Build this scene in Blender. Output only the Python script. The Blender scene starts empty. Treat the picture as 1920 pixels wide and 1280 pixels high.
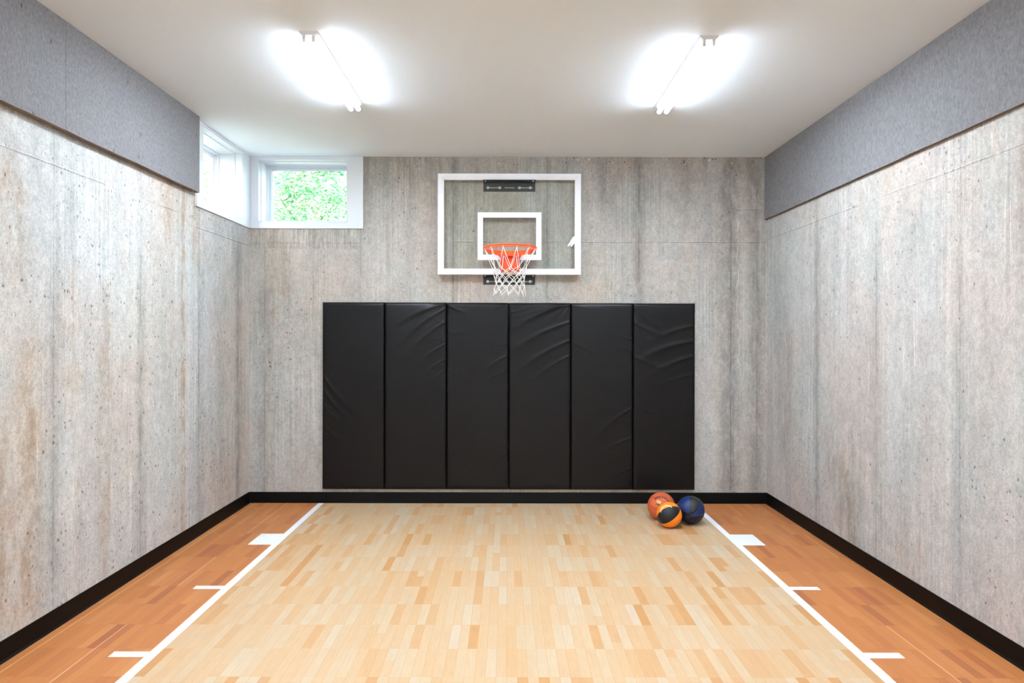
import bpy, bmesh, math, random
from mathutils import Vector, Matrix, noise
PI = math.pi
scene = bpy.context.scene
COL = scene.collection

# ------------------------------------------------------------------ measures
EYE = 1.622
CEIL = 3.366
XL, XR = -2.51, 2.53          # inner faces of the side walls
YB = 6.898                    # inner face of the back wall
YF = -4.2                     # inner face of the wall behind the viewer
TILE = 0.3048

# ------------------------------------------------------------------ helpers
def srgb(r, g, b):
    f = lambda c: (c/255/12.92) if c/255 <= 0.04045 else ((c/255+0.055)/1.055)**2.4
    return (f(r), f(g), f(b), 1.0)

def box(bm, x0, x1, y0, y1, z0, z1, bev=0.0, seg=2):
    vs = [bm.verts.new((x, y, z)) for x in (x0, x1) for y in (y0, y1) for z in (z0, z1)]
    idx = [(0,1,3,2), (4,6,7,5), (0,4,5,1), (2,3,7,6), (0,2,6,4), (1,5,7,3)]
    fs = [bm.faces.new([vs[i] for i in f]) for f in idx]
    if bev > 0:
        es = list({e for f in fs for e in f.edges})
        bmesh.ops.bevel(bm, geom=es, offset=bev, segments=seg, affect='EDGES', profile=0.6)
    return vs

def frame_of(d):
    d = d.normalized()
    up = Vector((0, 0, 1)) if abs(d.z) < 0.9 else Vector((1, 0, 0))
    a = d.cross(up).normalized()
    return a, d.cross(a).normalized()

def cyl(bm, p, q, r, n=20, r2=None, cap=True):
    p, q = Vector(p), Vector(q)
    a, b = frame_of(q-p)
    r2 = r if r2 is None else r2
    R0 = [bm.verts.new(p + (a*math.cos(t)+b*math.sin(t))*r) for t in [2*PI*i/n for i in range(n)]]
    R1 = [bm.verts.new(q + (a*math.cos(t)+b*math.sin(t))*r2) for t in [2*PI*i/n for i in range(n)]]
    for i in range(n):
        bm.faces.new((R0[i], R0[(i+1) % n], R1[(i+1) % n], R1[i]))
    if cap:
        bm.faces.new(R0[::-1]); bm.faces.new(R1)

def tube(bm, pts, r, n=6, closed=False):
    pts = [Vector(p) for p in pts]
    N = len(pts); rings = []
    prev = None
    for i, p in enumerate(pts):
        if closed: d = pts[(i+1) % N] - pts[i-1]
        else: d = pts[min(i+1, N-1)] - pts[max(i-1, 0)]
        d.normalize()
        if prev is None: a, b = frame_of(d)
        else:
            a = (prev - d*prev.dot(d)).normalized(); b = d.cross(a)
        prev = a
        rings.append([bm.verts.new(p + (a*math.cos(t)+b*math.sin(t))*r) for t in [2*PI*k/n for k in range(n)]])
    M = N if closed else N-1
    for i in range(M):
        A, B = rings[i], rings[(i+1) % N]
        for k in range(n):
            bm.faces.new((A[k], A[(k+1) % n], B[(k+1) % n], B[k]))
    if not closed:
        bm.faces.new(rings[0][::-1]); bm.faces.new(rings[-1])

def torus(bm, c, R, r, tilt=0.0, n=96, m=14):
    pts = []
    for i in range(n):
        t = 2*PI*i/n
        pts.append((c[0]+R*math.cos(t), c[1]+R*math.sin(t), c[2]-R*math.sin(t)*tilt))
    tube(bm, pts, r, m, closed=True)

def wloc(o):
    v = Vector((0, 0, 0))
    while o is not None:
        v += o.location; o = o.parent
    return v

def obj(name, bm, mat, parent=None, smooth=False, origin=None):
    """one mesh object; the bmesh is in world coordinates"""
    bmesh.ops.recalc_face_normals(bm, faces=bm.faces[:])
    base = wloc(parent) if parent else Vector((0, 0, 0))
    org = Vector(origin) if origin is not None else (base if parent else Vector((0, 0, 0)))
    for v in bm.verts: v.co -= org
    me = bpy.data.meshes.new(name); bm.to_mesh(me); bm.free()
    mats = mat if isinstance(mat, (list, tuple)) else [mat]
    for m in mats: me.materials.append(m)
    if smooth:
        for p in me.polygons: p.use_smooth = True
        if smooth == 'auto':
            me.set_sharp_from_angle(angle=math.radians(35))
    o = bpy.data.objects.new(name, me); COL.objects.link(o)
    o.location = org - base
    if parent: o.parent = parent
    return o

def tag(o, label, cat, group=None):
    o['label'] = label; o['category'] = cat
    if group: o['group'] = group
    return o

def empty(name, loc, label, cat, group=None):
    o = bpy.data.objects.new(name, None); COL.objects.link(o)
    o.location = loc; o.empty_display_size = 0.1
    return tag(o, label, cat, group)

def struct(o):
    o['kind'] = 'structure'
    return o

# ------------------------------------------------------------------ node helper
class NT:
    def __init__(s, name):
        s.mat = bpy.data.materials.new(name); s.mat.use_nodes = True
        s.t = s.mat.node_tree; s.t.nodes.clear()
        s.out = s.t.nodes.new('ShaderNodeOutputMaterial')
        s._co = None
    def n(s, typ, **kw):
        nd = s.t.nodes.new(typ)
        for k, v in kw.items(): setattr(nd, k, v)
        return nd
    def link(s, a, b): s.t.links.new(a, b)
    def put(s, sock, v):
        if isinstance(v, bpy.types.NodeSocket): s.link(v, sock)
        elif isinstance(v, (tuple, list)) and sock.type == 'VECTOR': sock.default_value = v[:3]
        elif isinstance(v, (tuple, list)): sock.default_value = tuple(v) if len(v) == 4 else tuple(v)+(1,)
        else: sock.default_value = v
    def m(s, op, a, b=0.0, c=0.0, clamp=False):
        nd = s.n('ShaderNodeMath', operation=op, use_clamp=clamp)
        s.put(nd.inputs[0], a); s.put(nd.inputs[1], b); s.put(nd.inputs[2], c)
        return nd.outputs[0]
    def add(s, a, b): return s.m('ADD', a, b)
    def sub(s, a, b): return s.m('SUBTRACT', a, b)
    def mul(s, a, b): return s.m('MULTIPLY', a, b)
    def div(s, a, b): return s.m('DIVIDE', a, b)
    def gt(s, a, b): return s.m('GREATER_THAN', a, b)
    def lt(s, a, b): return s.m('LESS_THAN', a, b)
    def mx(s, a, b): return s.m('MAXIMUM', a, b)
    def mn(s, a, b): return s.m('MINIMUM', a, b)
    def between(s, x, a, b): return s.mul(s.gt(x, a), s.lt(x, b))
    def smooth(s, x, a, b):
        nd = s.n('ShaderNodeMapRange', interpolation_type='SMOOTHSTEP')
        s.put(nd.inputs['Value'], x); nd.inputs['From Min'].default_value = a; nd.inputs['From Max'].default_value = b
        return nd.outputs['Result']
    def co(s):
        if s._co is None:
            s._co = s.n('ShaderNodeTexCoord').outputs['Object']
            sp = s.n('ShaderNodeSeparateXYZ'); s.link(s._co, sp.inputs[0])
            s.x, s.y, s.z = sp.outputs
        return s._co
    def vec(s, x, y, z=0.0):
        nd = s.n('ShaderNodeCombineXYZ')
        s.put(nd.inputs[0], x); s.put(nd.inputs[1], y); s.put(nd.inputs[2], z)
        return nd.outputs[0]
    def noise(s, v, scale=1.0, detail=4.0, rough=0.55, dist=0.0):
        nd = s.n('ShaderNodeTexNoise')
        s.link(v, nd.inputs['Vector']); nd.inputs['Scale'].default_value = scale
        nd.inputs['Detail'].default_value = detail; nd.inputs['Roughness'].default_value = rough
        nd.inputs['Distortion'].default_value = dist
        return nd.outputs['Fac']
    def vor(s, v, scale=1.0, feature='F1', rnd=1.0):
        nd = s.n('ShaderNodeTexVoronoi', feature=feature)
        s.link(v, nd.inputs['Vector']); nd.inputs['Scale'].default_value = scale
        nd.inputs['Randomness'].default_value = rnd
        return nd
    def white(s, v):
        nd = s.n('ShaderNodeTexWhiteNoise', noise_dimensions='3D'); s.link(v, nd.inputs['Vector'])
        return nd.outputs['Value']
    def mix(s, f, a, b, blend='MIX'):
        nd = s.n('ShaderNodeMix', data_type='RGBA', blend_type=blend)
        s.put(nd.inputs[0], f); s.put(nd.inputs[6], a); s.put(nd.inputs[7], b)
        return nd.outputs[2]
    def ramp(s, f, stops, interp='LINEAR'):
        nd = s.n('ShaderNodeValToRGB'); cr = nd.color_ramp; cr.interpolation = interp
        while len(cr.elements) < len(stops): cr.elements.new(0.5)
        for e, (p, c) in zip(cr.elements, stops): e.position = p; e.color = c
        s.put(nd.inputs[0], f)
        return nd.outputs[0]
    def scalecol(s, col, v):
        nd = s.n('ShaderNodeVectorMath', operation='SCALE')
        s.put(nd.inputs[0], col); s.put(nd.inputs['Scale'], v)
        return nd.outputs[0]
    def bump(s, h, strength=0.3, dist=0.01, normal=None):
        nd = s.n('ShaderNodeBump'); nd.inputs['Strength'].default_value = strength
        nd.inputs['Distance'].default_value = dist; s.link(h, nd.inputs['Height'])
        if normal is not None: s.link(normal, nd.inputs['Normal'])
        return nd.outputs[0]
    def bsdf(s, col, rough=0.5, metal=0.0, normal=None, spec=0.5, **kw):
        nd = s.n('ShaderNodeBsdfPrincipled')
        s.put(nd.inputs['Base Color'], col); s.put(nd.inputs['Roughness'], rough)
        s.put(nd.inputs['Metallic'], metal); nd.inputs['Specular IOR Level'].default_value = spec
        if normal is not None: s.link(normal, nd.inputs['Normal'])
        for k, v in kw.items(): s.put(nd.inputs[k], v)
        s.link(nd.outputs[0], s.out.inputs[0])
        return s.mat

def plain(name, col, rough=0.5, metal=0.0, spec=0.5, nscale=40.0, namt=0.06, bump=0.05):
    g = NT(name); co = g.co()
    nz = g.noise(co, nscale, 4)
    f = g.add(g.mul(g.sub(nz, 0.5), namt*2), 1.0)
    c = g.scalecol(col[:3], f)
    return g.bsdf(c, rough, metal, g.bump(nz, bump, 0.002), spec)

# ------------------------------------------------------------------ concrete
def concrete(name, axis, base, warm, seams, hseams, streaks, rust, seed, pitbias=0.0, extra=None):
    """axis: 'x' or 'y' = the horizontal coordinate on the wall.
    streaks: (u, z0, z1, half width, darkness), rust: (u, z0, z1, half width, strength)"""
    g = NT(name); g.co()
    u = g.x if axis == 'x' else g.y
    z = g.z
    S = float(seed)
    P = lambda su, sz, k=0.0: g.vec(g.mul(u, su), g.mul(z, sz), S+k)
    big = g.noise(P(0.9, 0.55), 1.0, 3, 0.5)
    med = g.noise(P(3.2, 1.6, 3), 1.0, 5, 0.6, 0.4)
    mott = g.noise(P(11, 8, 5), 1.0, 6, 0.65, 0.6)
    col1 = g.noise(P(4.5, 0.28, 7), 1.0, 4, 0.6)          # broad vertical tone bands
    stri = g.noise(P(55, 0.7, 9), 1.0, 3, 0.6)            # fine vertical striations
    stri2 = g.noise(P(130, 2.2, 10), 1.0, 2, 0.5)
    grit = g.noise(P(170, 170, 11), 1.0, 3, 0.7)
    smask = g.smooth(g.noise(P(2.2, 0.5, 13), 1.0, 2), 0.42, 0.62)
    c = g.mix(g.smooth(big, 0.35, 0.65), base, warm)
    c = g.mix(g.mul(g.smooth(col1, 0.5, 0.72), 0.35), c, (warm[0]*0.92, warm[1]*0.84, warm[2]*0.74, 1))
    v = 1.0
    v = g.add(g.mul(g.sub(med, 0.5), 0.34), 1.0)
    v = g.mul(v, g.add(g.mul(g.sub(mott, 0.5), 0.55), 1.0))
    v = g.mul(v, g.add(g.mul(g.sub(col1, 0.5), 0.42), 1.0))
    v = g.mul(v, g.add(g.mul(g.mul(g.sub(stri, 0.5), smask), 0.5), 1.0))
    v = g.mul(v, g.add(g.mul(g.mul(g.sub(stri2, 0.5), smask), 0.25), 1.0))
    v = g.mul(v, g.add(g.mul(g.sub(grit, 0.5), 0.62), 1.0))
    mott2 = g.noise(P(42, 24, 6), 1.0, 6, 0.78, 0.3)
    v = g.mul(v, g.add(g.mul(g.sub(g.smooth(mott2, 0.38, 0.62), 0.5), 0.20), 1.0))
    gr2 = g.noise(P(95, 70, 8), 1.0, 3, 0.7)
    v = g.mul(v, g.add(g.mul(g.sub(g.smooth(gr2, 0.38, 0.62), 0.5), 0.16), 1.0))
    v = g.mul(v, g.add(g.mul(g.mul(g.sub(g.smooth(stri, 0.36, 0.64), 0.5), g.add(smask, 0.10)), 0.07), 1.0))
    v = g.mul(v, g.sub(1.0, g.mul(g.smooth(mott2, 0.60, 0.72), 0.14)))
    # faint mineral tints
    t1 = g.smooth(g.noise(P(2.6, 1.3, 61), 1.0, 3, 0.6), 0.48, 0.62); t2 = g.smooth(g.noise(P(2.2, 1.6, 67), 1.0, 3, 0.6), 0.5, 0.62)
    c = g.mix(g.mul(t1, 0.5), c, g.scalecol(c, 1.0)) if False else g.mix(g.mul(t1, 0.35), c, (warm[0]*1.03, warm[1]*0.98, warm[2]*1.0, 1))
    c = g.mix(g.mul(t2, 0.35), c, (base[0]*0.95, base[1]*1.0, base[2]*0.97, 1))
    # pale lime runs
    drip = g.mul(g.smooth(g.noise(P(38, 0.8, 17), 1.0, 2, 0.4), 0.66, 0.72), g.smooth(g.noise(P(3, 1.4, 19), 1.0, 2), 0.5, 0.62))
    c = g.mix(g.mul(drip, 0.38), c, srgb(222, 218, 212))
    wob = g.mul(g.sub(g.noise(P(2.5, 2.5, 21), 1.0, 3), 0.5), 0.035)
    uw = g.add(u, wob)
    rag = g.noise(P(14, 5, 23), 1.0, 5, 0.7)
    def blob(ctr, z0, z1, w, jit=True):
        d = g.m('ABSOLUTE', g.sub(uw if jit else u, ctr))
        f = g.smooth(g.sub(w*1.0, d), -w*0.9, w*0.8)
        fz = g.mul(g.smooth(z, z0-0.18, z0+0.12), g.sub(1.0, g.smooth(z, z1-0.12, z1+0.18)))
        return g.mul(f, fz)
    for (ctr, z0, z1, w, k) in streaks:
        f = g.mul(blob(ctr, z0, z1, w), g.smooth(rag, 0.22, 0.62))
        v = g.mul(v, g.sub(1.0, g.mul(f, k)))
    for (ctr, z0, z1, w, k) in rust:
        f = g.mul(blob(ctr, z0, z1, w), g.mul(g.smooth(rag, 0.36, 0.66), k))
        c = g.mix(f, c, srgb(160, 130, 98))
    # form joints
    jn = g.noise(P(2.0, 2.6, 29), 1.0, 4, 0.7)
    jb = g.smooth(jn, 0.36, 0.56)
    height = g.mul(mott, 0.25)
    for sx, k, w in seams:
        d = g.m('ABSOLUTE', g.sub(g.add(g.add(u, g.mul(wob, 0.08)), g.mul(g.sub(mott, 0.5), 0.008)), sx))
        ln = g.mul(g.sub(1.0, g.smooth(d, 0.0015*w, 0.005*w)), jb)
        v = g.mul(v, g.sub(1.0, g.mul(ln, 0.36*k)))
        soft = g.mul(g.sub(1.0, g.smooth(d, 0.0, 0.055)), g.smooth(med, 0.35, 0.65))
        v = g.mul(v, g.sub(1.0, g.mul(soft, 0.17*k)))
        height = g.sub(height, g.mul(ln, 0.8))
    for hz, u0, u1, k in hseams:
        d = g.sub(g.add(g.add(z, g.mul(wob, 0.25)), g.mul(g.sub(mott, 0.5), 0.014)), hz)
        rng = g.between(u, u0, u1)
        dk = g.mul(g.sub(1.0, g.smooth(g.m('ABSOLUTE', g.add(d, 0.004)), 0.001, 0.0055)), g.mul(rng, g.add(g.mul(jb, 0.85), 0.10)))
        lt = g.mul(g.sub(1.0, g.smooth(g.m('ABSOLUTE', g.sub(d, 0.004)), 0.001, 0.005)), g.mul(rng, g.smooth(jn, 0.4, 0.6)))
        v = g.mul(v, g.sub(1.0, g.mul(dk, 0.42*k)))
        v = g.mul(v, g.add(1.0, g.mul(lt, 0.22*k)))
        height = g.add(height, g.mul(lt, 0.5)); height = g.sub(height, g.mul(dk, 0.5))
    # air pockets
    wp = g.vec(g.add(g.mul(u, 1.25), g.mul(g.sub(mott, 0.5), 0.10)), g.add(g.mul(z, 0.8), g.mul(g.sub(grit, 0.5), 0.012)), S)
    vo = g.vor(wp, 34)
    pr = g.n('ShaderNodeSeparateColor'); g.link(vo.outputs['Color'], pr.inputs[0])
    pm = g.noise(P(1.5, 0.9, 31), 1.0, 3, 0.6)
    keep = g.gt(g.add(g.mul(pm, 1.6), g.mul(pr.outputs[0], 0.42)), 1.16-pitbias)
    rad = g.add(0.04, g.mul(g.mul(pr.outputs[1], pr.outputs[1]), 0.26))
    pit = g.mul(g.sub(1.0, g.smooth(g.sub(vo.outputs['Distance'], rad), -0.05, 0.04)), keep)
    vo2 = g.vor(wp, 95)
    pr2 = g.n('ShaderNodeSeparateColor'); g.link(vo2.outputs['Color'], pr2.inputs[0])
    keep2 = g.gt(g.add(g.mul(pm, 1.5), g.mul(pr2.outputs[0], 0.5)), 1.12-pitbias)
    pit2 = g.mul(g.sub(1.0, g.smooth(vo2.outputs['Distance'], 0.16, 0.26)), keep2)
    c = g.mix(g.mul(pit, 0.45), c, srgb(140, 112, 86))
    v = g.mul(v, g.sub(1.0, g.mul(pit, 0.38)))
    v = g.mul(v, g.sub(1.0, g.mul(pit2, 0.30)))
    height = g.sub(height, g.add(pit, g.mul(pit2, 0.6)))
    if extra:
        c, v, height = extra(g, u, z, c, v, height, P)
    c = g.scalecol(c, v)
    nrm = g.bump(g.add(height, g.add(g.mul(grit, 0.22), g.mul(stri, 0.12))), 0.5, 0.004)
    return g.bsdf(c, 0.82, 0.0, nrm, 0.25)

def anchor_row(g, u, z, c, v, height, P):
    # chipped fixing holes just below the ceiling, and patchy darkening towards the top
    vo = g.vor(g.vec(u, z, 4.0), 26)
    pr = g.n('ShaderNodeSeparateColor'); g.link(vo.outputs['Color'], pr.inputs[0])
    m = g.mul(g.smooth(z, 3.28, 3.30), g.gt(pr.outputs[0], 0.62))
    hole = g.mul(g.sub(1.0, g.smooth(vo.outputs['Distance'], 0.13, 0.22)), m)
    v = g.mul(v, g.sub(1.0, g.mul(hole, 0.85)))
    rim = g.mul(g.mul(g.smooth(vo.outputs['Distance'], 0.18, 0.24), g.sub(1.0, g.smooth(vo.outputs['Distance'], 0.27, 0.34))), g.mul(m, g.gt(pr.outputs[1], 0.72)))
    c = g.mix(rim, c, srgb(235, 232, 226))
    dark = g.mul(g.smooth(z, 2.2, 3.3), g.smooth(g.noise(P(5, 1.2, 41), 1.0, 4), 0.35, 0.7))
    v = g.mul(v, g.sub(1.0, g.mul(dark, 0.20)))
    # runs of laitance below the window boxing
    w = g.mul(g.between(z, 2.47, 2.665), g.lt(u, -1.42))
    run = g.mul(g.smooth(g.noise(P(75, 4, 43), 1.0, 3), 0.45, 0.6), w)
    v = g.mul(v, g.sub(1.0, g.mul(run, 0.28)))
    # wandering pale crack line near the right hand corner
    for (cx, a, b, z0, z1) in ((2.175, 0.02, 2.0, 2.75, 3.25), (2.25, 0.07, 1.1, 1.2, 2.75)):
        wig = g.add(cx, g.mul(g.sub(g.noise(P(0.0, 2.2, 47), 1.0, 4), 0.5), a*4))
        d = g.m('ABSOLUTE', g.sub(u, wig))
        ln = g.mul(g.sub(1.0, g.smooth(d, 0.002, 0.006)), g.between(z, z0, z1))
        c = g.mix(g.mul(ln, 0.45), c, srgb(225, 218, 208))
    return c, v, height

C_BASE = srgb(196, 194, 190); C_WARM = srgb(198, 188, 177)
seams_b = [(-2.36, .8, 1), (-1.43, .7, 1), (-0.945, .45, 1), (-0.525, .9, 1), (0.385, .8, 1), (1.28, 1.0, 1.2), (2.175, 1.0, 1.2), (2.43, .6, 1)]
M_BACK = concrete('concrete_back', 'x', srgb(176, 174, 170), srgb(176, 167, 157), seams_b,
    [(2.54, -0.5, 2.6, 1.0), (2.53, -2.6, -1.43, 0.8), (2.857, 2.2, 2.6, 0.8)],
    [(1.28, .1, 3.4, .05, .30), (2.16, .1, 3.4, .09, .36), (2.42, .1, 3.4, .07, .30), (-0.52, 2.0, 3.4, .03, .22), (0.39, 2.0, 3.4, .03, .22), (-2.37, .1, 2.1, .10, .24), (-0.53, 2.7, 3.4, .06, .2),
     (-1.36, 2.7, 3.4, .07, .22), (1.75, 2.9, 3.2, .3, .16), (-1.1, 3.0, 3.4, .35, .16), (0.95, 2.9, 3.3, .06, .2)],
    [(-2.22, 1.9, 2.5, .10, .40), (0.85, 1.95, 2.4, .2, .32), (1.75, 1.9, 2.5, .25, .22), (-1.9, .3, 1.0, .25, .2), (2.3, 2.9, 3.4, .15, .25)], 3.1, -0.03, anchor_row)
M_LEFT = concrete('concrete_left', 'y', srgb(184, 184, 182), srgb(185, 176, 167), [(0.24, .7, 1), (1.16, .7, 1), (2.08, .7, 1), (3.0, .7, 1), (3.92, .7, 1), (4.85, .8, 1), (5.77, .8, 1), (6.60, .9, 1.3)],
    [(2.565, -5, 5.72, 0.9), (2.50, 5.72, 7.0, 1.2)],
    [(4.86, .1, 2.0, .05, .20), (5.80, .1, 2.2, .06, .20), (6.62, .1, 2.5, .09, .28), (3.93, .3, 1.9, .05, .14), (3.5, .3, 1.0, .3, .12), (5.2, 1.1, 2.3, .12, .12), (6.25, .2, 2.0, .16, .13)],
    [(5.49, .1, 2.9, .032, .75), (5.70, 2.2, 2.8, .05, .7), (3.72, .1, 1.5, .08, .62), (3.45, .1, 1.2, .12, .60), (3.62, 1.9, 2.5, .10, .50), (4.42, .1, 1.9, .07, .42),
     (4.1, 1.2, 2.0, .14, .35), (5.25, 2.3, 2.8, .06, .5), (3.2, 1.1, 1.9, .12, .45), (4.5, 2.3, 2.8, .14, .30), (3.3, 2.3, 2.8, .2, .35), (6.45, 2.2, 2.6, .08, .3)], 11.7, 0.13)
M_RIGHT = concrete('concrete_right', 'y', srgb(177, 177, 175), srgb(177, 169, 163), [(0.30, .6, 1), (1.21, .6, 1), (2.13, .6, 1), (3.04, .6, 1), (3.96, .5, 1.0), (4.86, .8, 1), (5.79, .9, 1), (6.78, .5, 1)],
    [(2.57, -5, 7.0, 0.8)],
    [(5.80, .3, 2.4, .06, .22), (4.86, .2, 2.3, .06, .16), (3.97, .1, 2.0, .04, .16), (5.15, .05, .55, .12, .26), (5.35, .3, .75, .11, .24), (5.55, .5, .95, .1, .20), (6.5, .5, 2.3, .14, .16), (4.3, 2.0, 2.4, .3, .12), (3.3, 2.2, 2.5, .3, .14)],
    [(5.28, .1, .8, .16, .30), (4.45, .1, .5, .14, .3), (6.35, .8, 1.8, .06, .3), (3.4, 1.7, 2.6, .12, .3), (4.6, 2.5, 2.8, .2, .2), (3.75, .9, 1.9, .05, .2)], 23.3, -0.01)

# ------------------------------------------------------------------ other materials
def ceiling_mat():
    g = NT('ceiling_paint'); co = g.co()
    a = g.noise(co, 0.7, 3); b = g.noise(co, 60, 3)
    v = g.add(0.985, g.mul(g.sub(a, 0.5), 0.03))
    return g.bsdf(g.scalecol(srgb(238, 248, 255)[:3], v), 0.7, 0, g.bump(b, 0.06, 0.002), 0.3)
M_CEIL = ceiling_mat()
M_WHITE = plain('white_trim_paint', srgb(216, 221, 227), 0.35, nscale=8, namt=0.02, bump=0.03)
M_METALW = plain('white_enamel', srgb(235, 236, 236), 0.35, nscale=20, namt=0.02)
M_ALU = plain('white_powder_coated_aluminium', srgb(238, 239, 243), 0.3, nscale=30, namt=0.02)
M_BLACK = plain('black_steel', srgb(30, 29, 29), 0.42, nscale=60, namt=0.2)
M_BOLT = plain('galvanised_steel', srgb(190, 192, 196), 0.3, 0.75, nscale=80, namt=0.1)
M_SLOT = plain('concrete_seen_through_slot', srgb(150, 145, 140), 0.8, nscale=60, namt=0.2)
M_ORANGE = plain('orange_enamel', srgb(255, 86, 22), 0.32, nscale=60, namt=0.05)
M_NET = plain('white_net_cord', srgb(240, 236, 230), 0.8, nscale=300, namt=0.1)
M_SQUARE = plain('white_target_paint', srgb(238, 240, 248), 0.4, nscale=10, namt=0.01)
M_GROUND = plain('lawn_grass', srgb(120, 128, 104), 0.9, nscale=8, namt=0.5, bump=0.3)
M_BARK = plain('tree_bark', srgb(96, 82, 66), 0.9, nscale=30, namt=0.4, bump=0.5)
M_PLY = plain('plywood_backing', srgb(150, 120, 84), 0.7, nscale=30, namt=0.2)

def rubber_base():
    g = NT('black_cove_base_vinyl'); co = g.co()
    nz = g.noise(co, 3, 4); f = g.noise(co, 120, 3)
    c = g.mix(g.smooth(nz, 0.4, 0.7), srgb(6, 4, 3), srgb(10, 6, 4))
    return g.bsdf(c, 0.42, 0, g.bump(f, 0.05, 0.001), 0.14)
M_BASE = rubber_base()

def felt():
    g = NT('grey_mineral_fibre_board'); co = g.co()
    v3 = g.vec(g.mul(g.x, 1.0), g.mul(g.y, 1.0), g.mul(g.z, 0.55))
    big = g.noise(co, 0.9, 2); med = g.noise(v3, 16, 5, 0.7); fine = g.smooth(g.noise(v3, 75, 4, 0.7), 0.3, 0.7)
    sp = g.vor(v3, 60); pr = g.n('ShaderNodeSeparateColor'); g.link(sp.outputs['Color'], pr.inputs[0])
    dot = g.mul(g.sub(1.0, g.smooth(sp.outputs['Distance'], 0.15, 0.3)), g.gt(pr.outputs[0], 0.9))
    sp2 = g.vor(v3, 9); pr2 = g.n('ShaderNodeSeparateColor'); g.link(sp2.outputs['Color'], pr2.inputs[0])
    dot2 = g.mul(g.sub(1.0, g.smooth(sp2.outputs['Distance'], 0.04, 0.09)), g.gt(pr2.outputs[0], 0.7))
    c = g.mix(big, srgb(124, 124, 127), srgb(126, 123, 125))
    v = g.add(1.0, g.add(g.mul(g.sub(med, 0.5), 0.22), g.mul(g.sub(fine, 0.5), 0.36)))
    v = g.mul(v, g.sub(1.0, g.mul(dot, 0.22)))
    v = g.mul(v, g.sub(1.0, g.mul(dot2, 0.45)))
    return g.bsdf(g.scalecol(c, v), 0.95, 0, g.bump(g.add(fine, med), 0.35, 0.003), 0.1)
M_FELT = felt()
M_FELTEDGE = plain('brown_board_edge', srgb(112, 92, 74), 0.95, nscale=50, namt=0.5, bump=0.4)

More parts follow.
